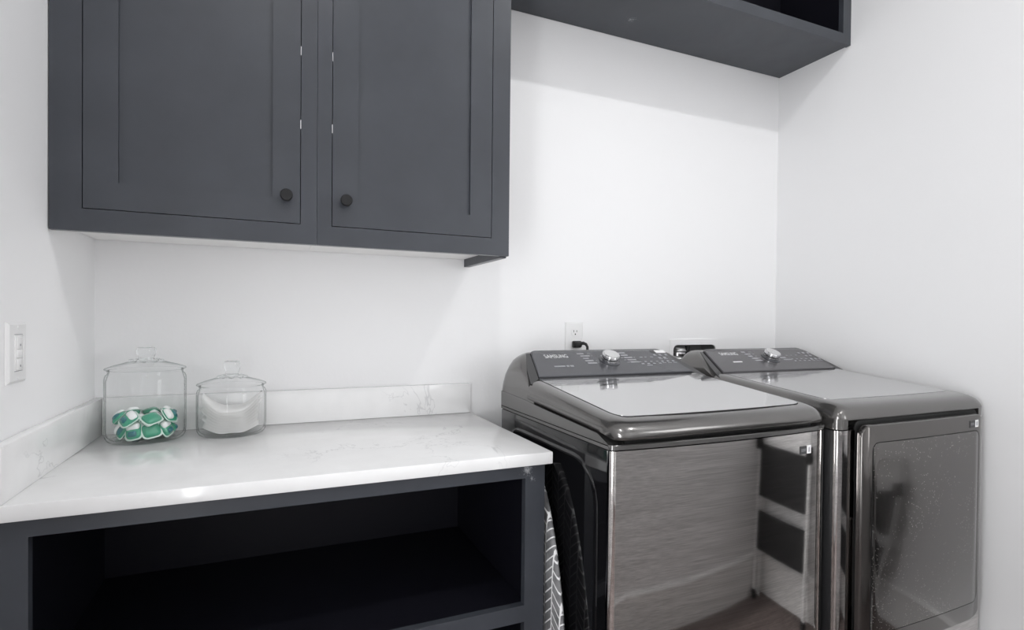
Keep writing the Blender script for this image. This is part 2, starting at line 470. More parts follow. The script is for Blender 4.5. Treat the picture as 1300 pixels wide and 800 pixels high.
def console(mc, parent, d0, z0, d1, z1, back, zlow, pal, panelmat):
    """sloped rear control console with leaning rounded cheeks, plus its raised control panel"""
    w = mc.w
    ins = [(0, zlow), (.0025, 1.003), (.007, 1.043), (.014, 1.070), (.024, 1.090), (.038, 1.109), (.055, 1.121), (.070, 1.127), (.085, z1)]
    def dp(z): return d0 + (z - z0) / (z1 - z0) * (d1 - d0)
    st = []
    for i, (x, zt) in enumerate(ins[1:]):
        st.append((x, zt))
    full = [(x, zt) for x, zt in st] + [(w / 2, z1 + .0015)] + [(w - x, zt) for x, zt in st[::-1]]
    rings = []
    for x, zt in full:
        e = min(x, w - x)
        c = .022 * (1 - ss((e - .01) / .05))            # cheeks stand back from the panel plane
        def F(z): return dp(z) + c
        zl = max(zlow, .95)
        zz = min(zt, z1)
        n = 7
        hz = zz - zl; k_ = min(1, hz / .06)
        ring = [(back, zl), (back, zl + hz * .25), (back, zz - .03 * k_), (back - .004, zz - .012 * k_), (back - .014, zz - .003 * k_), (back - .026, zz)]
        for k in range(n + 1):
            z = zz - (zz - 1.03) * k / n if zz > 1.03 else zz
            ring.append((min(F(z), back - .03), z - (.0 if k else .0)))
        ring.append((d0 - .065, 1.0 if zz > 1.0 else zz)); ring.append((d0 - .065, zl))
        rings.append([mc.P(x, d, z) for d, z in ring])
    b = MB(); b.loft(rings)
    body = b.build('control_console', pal, parent, 50)
    for sd in (0, 1):
        tv = Vector((0, d1 - d0, z1 - z0)); tv.normalize(); nv = Vector((0, -tv.z, tv.y))
        o_ = Vector((mc.x0, mc.yf + d0, z0))
        q = [(.069, .150), (.050, .10), (.030, .045), (.010, -.032), (.024, -.026), (.052, .0), (.068, .08), (.086, .152)]
        if sd: q = [(w - x, h) for x, h in q[::-1]]
        b = MB(); b.loft([[o_ + Vector((x, 0, 0)) + tv * h + nv * u for x, h in q] for u in (-.02, .0015)])
        b.build('cheek_inlay', M['blackgloss'], body, 30)
    # raised panel: trapezoid slab on the slope
    tv = Vector((0, d1 - d0, z1 - z0)); L = tv.length; tv.normalize(); nv = Vector((0, -tv.z, tv.y))
    org = Vector((mc.x0, mc.yf + d0, z0))
    def on(x, h, up=0.0): return org + Vector((x, 0, 0)) + tv * h + nv * up
    b = MB()
    def outline(g, up, top):
        xb0, xb1, xt0, xt1 = .050 + g, w - .058 - g, .083 + g, w - .085 - g
        hb, ht = .0 + g, L - g + top
        pts = [on(xb0, hb, up), on(xb1, hb, up)]
        r = .02
        for k in range(7):
            a = PI / 2 * k / 6
            pts.append(on(xt1 - r + r * math.cos(a), ht - r + r * math.sin(a), up))
        for k in range(7):
            a = PI / 2 * (1 - k / 6)
            pts.append(on(xt0 + r - r * math.cos(a), ht - r + r * math.sin(a), up))
        return pts
    b.loft([outline(0, -.012, 0), outline(0, .005, 0), outline(.0025, .0075, 0)])
    panel = b.build('control_panel', panelmat, parent, 40)
    return panel, on, L, tv, nv

def text_part(name, txt, parent, origin, xdir, ydir, width, height, mt, ext=.0006, bold=.0):
    cu = bpy.data.curves.new('lettering_curve', 'FONT'); cu.body = txt; cu.size = 1; cu.extrude = 0; cu.offset = bold
    to = bpy.data.objects.new('lettering_tmp', cu); COL.objects.link(to)
    dg = bpy.context.evaluated_depsgraph_get(); dg.update()
    me = bpy.data.meshes.new_from_object(to.evaluated_get(dg)); me.name = name
    bpy.data.objects.remove(to)
    bm = bmesh.new(); bm.from_mesh(me)
    xs = [v.co.x for v in bm.verts]; ys = [v.co.y for v in bm.verts]
    x0, x1, y0, y1 = min(xs), max(xs), min(ys), max(ys)
    xdir = Vector(xdir).normalized(); ydir = Vector(ydir).normalized(); nd = xdir.cross(ydir)
    rl = root_loc(parent)
    for v in bm.verts:
        v.co = Vector(origin) + xdir * ((v.co.x - x0) / (x1 - x0) * width) + ydir * ((v.co.y - y0) / (y1 - y0) * height) - rl
    r = bmesh.ops.extrude_face_region(bm, geom=list(bm.faces))
    for v in [g for g in r['geom'] if isinstance(g, bmesh.types.BMVert)]: v.co += nd * ext
    bmesh.ops.recalc_face_normals(bm, faces=bm.faces)
    bm.to_mesh(me); bm.free()
    me.materials.clear()
    return link_mesh(name, me, mt, parent, (0, 0, 0), 0)

def panel_marks(panel, on, up, rows, mt, name):
    b = MB()
    for x0, h0, x1, h1 in rows:
        pts = [on(x0, h0, up), on(x1, h0, up), on(x1, h1, up), on(x0, h1, up),
               on(x0, h0, up + .0006), on(x1, h0, up + .0006), on(x1, h1, up + .0006), on(x0, h1, up + .0006)]
        b.poly(pts, [(3, 2, 1, 0), (4, 5, 6, 7), (0, 1, 5, 4), (1, 2, 6, 5), (2, 3, 7, 6), (3, 0, 4, 7)])
    return b.build(name, mt, panel, 0)

def dial(parent, on, x, h, tv, nv, up):
    c = on(x, h, up)
    rot = Matrix((( 1, tv.x, nv.x, c.x), (0, tv.y, nv.y, c.y), (0, tv.z, nv.z, c.z), (0, 0, 0, 1)))
    b = MB(); b.lathe([(0, 0), (.037, 0), (.037, .0015), (.0345, .003), (0, .003)], n=48)
    k = b.build('dial_ring', M['panel'], parent, 40, rot)
    b = MB(); b.lathe([(0, .003), (.0295, .003), (.030, .006), (.030, .0105), (.0285, .0115), (.0285, .0135), (.030, .0145), (.030, .024), (.0285, .0265), (.027, .027)], n=64)
    b.lathe([(.027, .027), (.0265, .0265), (0, .0265)], n=64)
    k = b.build('dial_knob', M['chrome'], parent, 40, rot)
    b = MB(); b.lathe([(.0286, .0113), (.0293, .0113), (.0293, .0137), (.0286, .0137)], n=64, close=True)
    b.build('dial_groove', M['gap'], k, 40, rot)
    b = MB(); b.lathe([(.0, .0262), (.0262, .0262), (.0262, .0272), (.0, .0272)], n=64)
    b.build('dial_face', M['knobtop'], k, 40, rot)

def front_sticker(parent, mc, x0, x1, z0, z1, split, d=-.0012, white_first=False):
    """two-part sticker on a bowed front: dark half and white half, with illegible printed strokes"""
    def q(a, c, zz0, zz1, mt, name, dd, par):
        b = MB()
        A = [mc.P(a, dd, zz0), mc.P(c, dd, zz0), mc.P(c, dd, zz1), mc.P(a, dd, zz1)]
        Bk = [mc.P(a, dd + .0008, zz0), mc.P(c, dd + .0008, zz0), mc.P(c, dd + .0008, zz1), mc.P(a, dd + .0008, zz1)]
        b.poly(A + Bk, [(0, 1, 2, 3), (7, 6, 5, 4), (0, 4, 5, 1), (1, 5, 6, 2), (2, 6, 7, 3), (3, 7, 4, 0)])
        return b.build(name, mt, par, 0)
    xm = x0 + (x1 - x0) * split
    s = q(x0, xm, z0, z1, M['stickerdark'], 'sticker', d, parent)
    q(xm, x1, z0 - .0, z1 + .001, M['stickerwhite'], 'sticker_label', d, s)
    zm = (z0 + z1) / 2; hh = (z1 - z0)
    b = MB()
    n = 4
    ww = (xm - x0) * .72 / n
    for k in range(n):
        a = x0 + (xm - x0) * .14 + k * ww
        for (ax, az, cx, cz) in ((.1, -.16, .3, .16), (.1, .1, .8, .17), (.55, -.17, .8, .02)):
            p = [mc.P(a + ax * ww, d - .0003, zm + az * hh), mc.P(a + cx * ww, d - .0003, zm + az * hh), mc.P(a + cx * ww, d - .0003, zm + cz * hh), mc.P(a + ax * ww, d - .0003, zm + cz * hh)]
            b.poly(p, [(0, 1, 2, 3)])
    b.build('printed_strokes', M['inkdim'], s, 0)
    q(xm + (x1 - xm) * .38, xm + (x1 - xm) * .68, z0 + hh * .2, z1 - hh * .2, M['inkdim'], 'label_print', d - .0004, s)

# ---- washer
WM = Machine(1.138, -.80, .70, .018)
wash = thing('washing_machine', (WM.x0 + .35, WM.yf + .32, 0), 'dark stainless top-load washing machine with tinted lid, nearer the countertop', 'washing machine')
w = WM.w
b = MB(); b.box((WM.x0 + .0015, WM.yf + .0155, .03), (WM.x0 + w - .0015, WM.yf + .64, .9448), .002, 2)
sb = MB(); sb.box((WM.x0 + .004, WM.yf + .012, .944), (WM.x0 + w - .004, WM.yf + .635, .9482)); sb.build('deck_seam', M['gap'], wash, 0)
body = b.build('cabinet_body', M['blackgloss'], wash)
# embossed stiffening field on each side sheet
for sgn in (0, 1):
    b = MB()
    def rr(g, xo):
        d0_, d1_, z0_, z1_, r = .055 + g, .60 - g, .08 + g, .905 - g, .11 - g
        pts = []
        for cx, cz, a0 in ((d1_ - r, z1_ - r, 0), (d0_ + r, z1_ - r, 1), (d0_ + r, z0_ + r, 2), (d1_ - r, z0_ + r, 3)):
            for k in range(9):
                a = PI / 2 * (a0 + k / 8)
                pts.append(Vector((xo, WM.yf + cx + r * math.cos(a), cz + r * math.sin(a))))
        return pts
    xa = WM.x0 + (.0015 if sgn == 0 else w - .0015); s_ = -1 if sgn == 0 else 1
    b.loft([rr(-.004, xa - s_ * .001), rr(0, xa + s_ * .0012), rr(.006, xa + s_ * .004), rr(.010, xa + s_ * .0045)])
    b.build('side_embossing', M['blackgloss'], body, 60)
b = plan_loft(WM, plan_front(WM, 0, 1, .015, .0155), .03, .9448)
front = b.build('front_panel', M['steel'], wash, 40)
front_sticker(front, WM, .588, .633, .8885, .9095, .60)
for fx in (.06, .64):
    for fd in (.07, .58):
        b = MB(); b.lathe([(0, 0), (.022, 0), (.022, .012), (.012, .014), (.012, .031), (0, .031)], (WM.x0 + fx, WM.yf + fd, 0), 20)
        b.build('foot', M['black'], wash)
# deck: front band + two side rails + back shelf under the lid
b = MB()
def plan_inset(mc, r, back, g):
    return [(max(g, min(mc.w - g, x)), max(d, g * .8) if d < back else d) for x, d in plan_front(mc, 0, 1, r, back)]
b.loft([[WM.P(x, d, z) for x, d in plan_inset(WM, .012, .64, g)] for z, g in ((.9475, .0), (.9572, .0), (.9588, .002))])
deck = b.build('deck', M['deck'], wash, 35)
for side in (0, 1):
    b = MB(); rings = []
    prof = [(.012, .9588), (.058, .9765), (.20, .984), (.375, .993), (.45, .9985), (.64, 1.0045), (.64, .955), (.012, .955)]
    xs = [.0, .0005, .004, .045] if side == 0 else [w, w - .0005, w - .004, w - .045]
    for i, x in enumerate(xs):
        dz = [-.0015, -.0005, 0, -.002][i]
        rings.append([WM.P(x, d, z + (dz if z > .956 else 0)) for d, z in prof])
    b.loft(rings); b.build('deck_side_rail', M['deck'], deck, 35)
b = MB(); b.loft([[WM.P(x, d, z) for x, d in ((.045, .016), (w - .045, .016), (w - .045, .62), (.045, .62))] for z in (.955, .9625)])
b.build('lid_gasket', M['gap'], deck, 0)
# control console
panel, on, L, tv, nv = console(WM, wash, .465, 1.060, .610, 1.131, .645, .985, M['graphite'], M['panel'])
UPp = .0076
text_part('brand_lettering', 'SAMSUNG', panel, on(.121, .108, UPp), (1, 0, 0), tv, .086, .022, M['ink'], bold=.004)
rows = [(.128, .052, .168, .0575), (.173, .051, .182, .059), (.186, .051, .199, .059)]
panel_marks(panel, on, UPp, rows, M['inkdim'], 'printed_caption')
rows = []
for k in range(5):
    h = .128 - k * .0155; sh = [.0, .006, .008, .008, .010][k]
    rows.append((.250 + sh, h, .250 + sh + [.026, .036, .022, .032, .036][k], h + .0075))
    rows.append((.250 + sh + .040, h + .0025, .303 - .004 * (k == 2), h + .0045))
    rows.append((.400 + k * .004, h + .002, .404 + k * .004 + .006, h + .0045))
    rows.append((.414 + k * .004, h, .414 + k * .004 + [.030, .028, .034, .036, .034][k], h + .0075))
for k, x in enumerate((.462, .487, .508, .532)): rows.append((x, .098, x + [.004, .012, .008, .012][k], .1025))
for k, x in enumerate((.464, .488, .512, .537)):
    rows.append((x, .068, x + .009, .072)); rows.append((x + .003, .054, x + .014, .0595))
rows.append((.483, .044, .505, .0475))
for k, x in enumerate((.556, .580, .606)): rows.append((x, .112, x + .010, .119)); rows.append((x - .002, .108, x + .011, .1095))
for k, x in enumerate((.564, .586)): rows.append((x, .090, x + .011, .099)); rows.append((x - .003, .084, x + .013, .086))
for k, x in enumerate((.560, .584, .607)): rows.append((x, .066, x + .009, .074)); rows.append((x - .003, .058, x + .013, .060))
panel_marks(panel, on, UPp, [r for r in rows if r[0] < .45], M['inkdim'], 'cycle_markings')
panel_marks(panel, on, UPp, [r for r in rows if r[0] >= .45], M['inkdim'], 'option_markings')
panel_marks(panel, on, UPp, [(.560, .128, .578, .147)], M['stickerdark'], 'sticker_mark')
s = panel_marks(panel, on, UPp, [(.579, .128, .622, .147)], M['stickerwhite'], 'paper_sticker')
dial(panel, on, .352, .083, tv, nv, UPp)
# lid: thick rounded frame with an inset glass
def ztop(d): return 1.012 + (d - .02) / .445 * .047
def zbot(d): return .9785 + (d - .06) / .37 * .0200
stn = [(.441, ztop(.441), zbot(.441), 0), (.43, ztop(.43), zbot(.43), 0), (.35, ztop(.35), zbot(.35), 0), (.25, ztop(.25), zbot(.25), 0), (.15, ztop(.15), zbot(.15), 0), (.09, ztop(.09), zbot(.09), .0),
       (.055, ztop(.055), .9775, .0005), (.038, 1.0128, .9745, .002), (.022, 1.0095, .9700, .005), (.010, 1.0050, .9675, .010), (.001, .9985, .9680, .017), (-.006, .9905, .9700, .026), (-.009, .9835, .9735, .036)]
b = MB(); rings = []
for d, zt, zb, g in stn:
    h = zt - zb
    half = [(.006, 0), (.0015, .10), (.0015, .5), (.004, .64), (.011, .80), (.022, .92), (.034, .985), (.045, 1.0), (.12, 1.0)]
    ring = [(g + x, zb + f * h) for x, f in half]
    ring = ring + [(w - x, z) for x, z in ring[::-1]]
    # closed along the underside with the same number of columns
    under = [(w - .12, zb), (.12, zb)]
    rings.append([WM.P(x, d, z) for x, z in ring + under])
b.loft(rings)
lid = b.build('lid', M['graphite'], wash, 50)
b = MB(); rings = []
def gstn(d, g, up): return [WM.P(x, d, ztop(d) + up) for x in [.046 + g + (w - .092 - 2 * g) * k / 16 for k in range(17)]]
ds = [(.459, 0), (.40, 0), (.30, 0), (.20, 0), (.12, 0), (.085, .0), (.068, .002), (.056, .007), (.048, .014), (.044, .024), (.043, .035)]
top = [gstn(d, g, .0012) for d, g in ds]; bot = [gstn(d, g, -.004) for d, g in ds]
b.loft([t + bb[::-1] for t, bb in zip(top, bot)])
b.build('lid_glass', M['lidglass'], lid, 50)
b = MB(); top = [gstn(d - .0015, g - .0015, .0004) for d, g in ds]; bot = [gstn(d - .0015, g - .0015, -.004) for d, g in ds]
b.loft([t + bb[::-1] for t, bb in zip(top, bot)]); b.build('glass_seal', M['gap'], lid, 50)

# ---- dryer
DM = Machine(1.849, -.83, .686, .010)
dry = thing('clothes_dryer', (DM.x0 + .343, DM.yf + .335, 0), 'dark stainless front-load dryer with a wide square door, against the right wall', 'dryer')
w = DM.w
b = MB(); b.box((DM.x0 + .0015, DM.yf + .016, .03), (DM.x0 + w - .0015, DM.yf + .67, .945), .003, 2)
dbody = b.build('cabinet_body', M['black'], dry)
b = plan_loft(DM, plan_front(DM, 0, 1, .014, .016), .03, .9445)
dfront = b.build('front_panel', M['steel2'], dry, 40)
for fx in (.06, .626):
    for fd in (.07, .60):
        b = MB(); b.lathe([(0, 0), (.022, 0), (.022, .012), (.012, .014), (.012, .031), (0, .031)], (DM.x0 + fx, DM.yf + fd, 0), 20)
        b.build('foot', M['black'], dry)
# top cover with a notch over the door
def dzt(d): return 1.016 + (d - .05) / .42 * .041
stn = [(.47, dzt(.47), 0), (.40, dzt(.40), 0), (.30, dzt(.30), 0), (.20, dzt(.20), 0), (.12, dzt(.12), 0), (.07, dzt(.07), 0), (.045, 1.0150, .0), (.028, 1.0115, .001), (.014, 1.005, .004), (.005, .9965, .010), (-.001, .986, .018), (-.002, .976, .024)]
b = MB(); rings = []
for d, zt, g in stn:
    zb = .9475 if d > .026 else .973
    h = zt - zb
    hh = max(h, .001)
    if d > .03: half = [(.0, zb), (-.0005, zb + (zt - zb) * .45), (.002, zt - .026), (.009, zt - .013), (.020, zt - .005), (.034, zt - .001), (.05, zt), (.12, zt)]
    else:
        f = min(1, h / .045)
        half = [(.0, zb), (-.0005, zb + h * .3), (.002, zb + h * .55), (.009, zb + h * .75), (.020, zb + h * .9), (.034, zt - .001 * f), (.05, zt), (.12, zt)]
    ring = [(g + x, z) for x, z in half]
    ring = ring + [(w - x, z) for x, z in ring[::-1]]
    rings.append([DM.P(x, d, z) for x, z in ring + [(w - .12, zb), (.12, zb)]])
b.loft(rings)
for a, c_ in ((0, .034), (w - .034, w)):
    ol = plan_front(DM, 0, 1, .020, .030)
    ol = [(x, d) for x, d in ol if a - 1e-6 <= x <= c_ + 1e-6]
    ol = ([(a, .03)] if a > 0 else []) + ([] if a > 0 else []) + ol
    if a == 0: ol = ol + [(c_, 0), (c_, .03)]
    else: ol = [(a, .03), (a, 0)] + ol[1:] if ol[0] == (a, .03) else [(a, .03), (a, 0)] + ol
    b.loft([[DM.P(x, d, z) for x, d in ol] for z in (.9475, .976)])
dtop = b.build('top_cover', M['graphite'], dry, 50)
b = MB()
def gst2(d, g, up): return [DM.P(x, d, dzt(d) + up) for x in [.050 + g + (w - .100 - 2 * g) * k / 14 for k in range(15)]]
ds = [(.466, 0), (.40, 0), (.30, 0), (.20, 0), (.13, 0), (.10, .002), (.086, .008), (.078, .017), (.075, .030)]
b.loft([[*gst2(d, g, .0008)] + gst2(d, g, -.004)[::-1] for d, g in ds])
b.build('top_plate', M['drytop'], dtop, 50)
panel, on, L, tv, nv = console(DM, dry, .470, 1.055, .615, 1.128, .672, .95, M['graphite'], M['panel2'])
text_part('brand_lettering', 'SAMSUNG', panel, on(.137, .112, UPp), (1, 0, 0), tv, .086, .020, M['ink'], bold=.004)
panel_marks(panel, on, UPp, [(.152, .060, .196, .0665)], M['ink'], 'printed_caption')
rows = []
for k in range(5):
    h = .128 - k * .0155; sh = [.0, .006, .010, .014, .017][k]
    rows.append((.252 + sh, h, .252 + sh + [.020, .030, .022, .030, .030][k], h + .0075))
    rows.append((.290 + sh * .6, h + .0025, .306, h + .0045))
    rows.append((.402 + k * .004, h, .402 + k * .004 + [.014, .020, .026, .030, .040][k], h + .0075))
for k, x in enumerate((.462, .487, .512)): rows.append((x, .098, x + .009, .1025))
for k, x in enumerate((.462, .488, .514, .540)):
    rows.append((x, .070, x + .009, .0745)); rows.append((x + .003, .056, x + .014, .0615))
for k, x in enumerate((.546, .572, .598)): rows.append((x, .112, x + .011, .122))
for k, x in enumerate((.564, .588)): rows.append((x, .090, x + .011, .100))
for k, x in enumerate((.566, .590, .612)): rows.append((x, .064, x + .011, .075)); rows.append((x - .003, .056, x + .013, .058))
panel_marks(panel, on, UPp, [r for r in rows if r[0] < .45], M['inkdim'], 'cycle_markings')
panel_marks(panel, on, UPp, [r for r in rows if r[0] >= .45], M['inkdim'], 'option_markings')
dial(panel, on, .365, .087, tv, nv, UPp)
# door
def door_loft(mc, x0, x1, z0, z1, rt, rb, back, depth, edge, cols=28, rim=.006):
    """rounded-corner slab lofted along x; depth = front face d (negative = towards the room)"""
    b = MB(); rings = []
    w_ = x1 - x0
    xs = sorted(set([0, .002, .005, .009, .014, .020, .028, .038] + [w_ * k / cols for k in range(3, cols - 2)] + [w_ - q for q in (0, .002, .005, .009, .014, .020, .028, .038)]))
    for u in xs:
        e = min(u, w_ - u)
        def cut(r): return r - math.sqrt(max(0, r * r - (r - e) ** 2)) if e < r else 0
        zt = z1 - cut(rt); zb = z0 + cut(rb)
        f = ss(min(1, e / edge)) ** .5 if edge > 0 else 1
        df = back + (depth - back) * (.55 + .45 * f)
        m_ = min(rim, (zt - zb) / 3)
        ring = [(back, zb), (df * .6 + back * .4, zb), (df * .9 + back * .1, zb + m_ * .35), (df, zb + m_), (df, zt - m_), (df * .9 + back * .1, zt - m_ * .35), (df * .6 + back * .4, zt), (back, zt)]
        rings.append([mc.P(x0 + u, d, z) for d, z in ring])
    b.loft(rings)
    return b
b = door_loft(DM, .061, .640, .315, .971, .02, .03, .004, -.0008, 0)
b.build('door_gasket', M['gap'], dfront, 30)
b = door_loft(DM, .080, .600, .350, .945, .03, .05, -.0005, -.012, 0); b.build('door_core', M['gap'], dry, 40)
b = door_loft(DM, .056, .617, .330, .962, .030, .060, -.010, -.030, .018)
door = b.build('door', M['door'], dry, 40)
b = door_loft(DM, .088, .590, .383, .915, .024, .026, -.028, -.0304, 0, rim=.001)
b.build('panel_groove', M['gap'], door, 30)
b = door_loft(DM, .0905, .5875, .3855, .9125, .022, .024, -.028, -.0309, 0, rim=.001)
b.build('door_pane', M['doorpane'], door, 30)
front_sticker(door, DM, .535, .582, .924, .945, .60, d=-.0312)
b = MB(); b.box((DM.x0 + .066, DM.yf - .013, .80), (DM.x0 + .078, DM.yf - .003, .885), .002); b.build('hinge', M['black'], door)
b = MB(); b.box((DM.x0 + .066, DM.yf - .013, .45), (DM.x0 + .078, DM.yf - .003, .70), .002); b.build('hinge_bracket', M['graphite'], door)

# ------------------------------------------------------------------ ironing board stored in the gap
IB = (1.0965, -.49)
ib = thing('ironing_board', (IB[0], IB[1], 0), 'small ironing board in grey herringbone cover, stood on end between base cabinet and washer', 'ironing board')
def half_width(z):
    t_ = max(0, min(1, (.845 - z) / .80))
    return .205 * (1 - (1 - min(1, t_ * 1.02)) ** 2.6) ** .62
zs = [.845 - .80 * (k / 40) ** 1.6 for k in range(41)]
b = MB(); rings = []
for z in zs:
    hw = max(half_width(z), .004)
    lean = 0
    ring = []
    for k in range(24):
        a = 2 * PI * k / 24
        sx = math.copysign(abs(math.cos(a)) ** .8, math.cos(a)); sy = math.copysign(abs(math.sin(a)) ** .5, math.sin(a))
        ring.append(Vector((IB[0] + .0135 * sx + lean, IB[1] + hw * sy, z)))
    rings.append(ring)
b.loft(rings)
b.build('padded_cover', M['herring'], ib, 60)
for sy in (-.12, .12):
    b = MB(); b.tube([(IB[0], IB[1] + sy, 0.0), (IB[0], IB[1] + sy, .06)], .009, 12)
    b.build('tail_rest', M['grey_tube'], ib)

# ------------------------------------------------------------------ jars
def jar(cx, cy, R, z_sh, z_rim, lid_r, z_lid, z_knob, knob_r, label):
    z0 = .9142
    j = thing('glass_jar', (cx, cy, z0), label, 'jar', None)
    b = MB()
    th = .003
    h = z_sh - z0; hr = z_rim - z0
    outer = [(0, 0), (R * .84, 0), (R * .93, .004), (R * .98, .012), (R, .026), (R, h - .012), (R * .992, h - .004), (R * .965, h + .002), (R * .925, h + .005), (R * .915, h + .009), (R * .93, hr - .002), (R * .92, hr)]
    inner = [(R * .90, hr), (R * .895, h + .008), (R * .93, h - .002), (R - th, h - .014), (R - th, .030), (R * .95, .016), (R * .88, .009), (R * .8, .0075), (0, .0075)]
    b.lathe(outer + inner, (cx, cy, z0), 72)
    b.build('jar_body', M['glass'], j, 60)
    b = MB(); zl = z_lid
    prof = [(R * .885, zl - .006), (R * .885, zl - .001), (lid_r * .97, zl), (lid_r, zl + .002), (lid_r * .985, zl + .0045), (lid_r * .8, zl + .011), (lid_r * .6, zl + .016), (lid_r * .5, zl + .019),
            (lid_r * .34, zl + .021), (lid_r * .31, zl + .025), (lid_r * .26, zl + .026), (0, zl + .026)]
    b.lathe(prof, (cx, cy, 0), 72)
    lid_ = b.build('lid', M['glass'], j, 60)
    b = MB(); zk = zl + .0262; hk = z_knob - zk; k = knob_r
    prof = [(0, zk), (k * .86, zk), (k * .80, zk + hk * .12), (k * .82, zk + hk * .25), (k * .97, zk + hk * .45), (k, zk + hk * .65), (k * .99, zk + hk * .85), (k * .93, zk + hk * .97), (k * .78, zk + hk), (k * .62, zk + hk * .93), (0, zk + hk * .90)]
    b.lathe(prof, (cx, cy, 0), 6 if False else 32)
    b.build('knob', M['solidglass'], lid_, 40)
    # clear lobes around the foot of the knob
    b = MB()
    for q in range(8):
        a = 2 * PI * q / 8
        t_ = bmesh.new(); bmesh.ops.create_uvsphere(t_, u_segments=12, v_segments=8, radius=.0075)
        b.merge(t_, Matrix.Translation((cx + lid_r * .36 * math.cos(a), cy + lid_r * .36 * math.sin(a), zl + .0235)) @ Matrix.Diagonal((1, 1, .6, 1)))
    b.build('knob_collar', M['solidglass'], lid_, 60)
    return j
JB = (.140, -.118, .0915); JS = (.342, -.116, .0875)
jar(*JB, 1.084, 1.099, .0915, 1.099, 1.156, .0225, 'taller lidded glass jar of green detergent pods, left on the countertop')
jar(*JS, 1.036, 1.050, .0875, 1.050, 1.116, .0205, 'shorter lidded glass jar of white dryer sheets, right of the pod jar')

# detergent pods
def superpillow(sx, sy, sz, e=.55, nu=20, nv=10, zc=None):
    b = bmesh.new(); rings = []
    def sp(v, p): return math.copysign(abs(v) ** p, v)
    for i in range(nv + 1):
        ph = -PI / 2 + PI * i / nv
        rings.append([b.verts.new((sx * sp(math.cos(ph), .8) * sp(math.cos(2 * PI * k / nu), e), sy * sp(math.cos(ph), .8) * sp(math.sin(2 * PI * k / nu), e), sz * sp(math.sin(ph), 1))) for k in range(nu)])
    for i in range(nv):
        for k in range(nu):
            q = (k + 1) % nu
            b.faces.new((rings[i][k], rings[i][q], rings[i + 1][q], rings[i + 1][k]))
    bmesh.ops.remove_doubles(b, verts=b.verts, dist=1e-6)
    bmesh.ops.recalc_face_normals(b, faces=b.faces)
    return b
def bm_part(name, bm, mt, parent):
    me = bpy.data.meshes.new(name); bm.to_mesh(me); bm.free()
    return link_mesh(name, me, mt, parent, (0, 0, 0), 60)
pod = thing('detergent_pod', (0, 0, 0), 'green and white detergent pod in the taller glass jar', 'detergent pod', 'detergent pods heaped in the tall glass jar')
K = 1.17
p_ = superpillow(.0175 * K, .0155 * K, .0095 * K); bm_part('green_chamber', p_, M['podgreen'], pod)
p_ = superpillow(.0085 * K, .0135 * K, .0072 * K); p_.transform(Matrix.Translation((-.0085 * K, 0, .0050 * K))); bm_part('white_chamber', p_, M['podwhite'], pod)
p_ = superpillow(.0065 * K, .0095 * K, .0062 * K); p_.transform(Matrix.Translation((.0075 * K, 0, .0058 * K))); bm_part('teal_chamber', p_, M['podteal'], pod)
p_ = superpillow(.0205 * K, .0185 * K, .0012); bm_part('film_skirt', p_, M['podfilm'], pod)
spots = []
zf = .9142 + .0085
n1 = 9
for k in range(n1):
    a = 2 * PI * k / n1 + .2
    spots.append((.0545 * math.cos(a), .0545 * math.sin(a), .0225, a, 1.1 + .1 * random.random(), random.uniform(-.3, .3)))
for k in range(4):
    a = 2 * PI * k / 4 + .5
    spots.append((.024 * math.cos(a), .024 * math.sin(a), .0125, a, .25, random.uniform(-.4, .4)))
for k in range(7):
    a = 2 * PI * k / 7 - .3
    spots.append((.057 * math.cos(a), .057 * math.sin(a), .0530, a, .55 + .4 * random.random(), random.uniform(-.7, .7)))
for k in range(3):
    a = 2 * PI * k / 3 + .9
    spots.append((.024 * math.cos(a), .024 * math.sin(a), .0400, a, .3, random.uniform(-.7, .7)))
pods_colour_swap = [5, 12, 17]
def copy_tree(src):
    r = src.copy(); COL.objects.link(r)
    for ch in src.children:
        c2 = ch.copy(); COL.objects.link(c2); c2.parent = r
    return r
for i, (dx, dy, dz, a, tilt, spin) in enumerate(spots):
    o = pod if i == 0 else copy_tree(pod)
    o.location = (JB[0] + dx, JB[1] + dy, zf + dz)
    # lean the pod's face out towards the glass
    o.rotation_euler = (Matrix.Rotation(a, 4, 'Z') @ Matrix.Rotation(tilt + (PI if i % 4 == 3 else 0), 4, 'Y') @ Matrix.Rotation(PI / 2 * (i % 2) + spin, 4, 'Z')).to_euler()

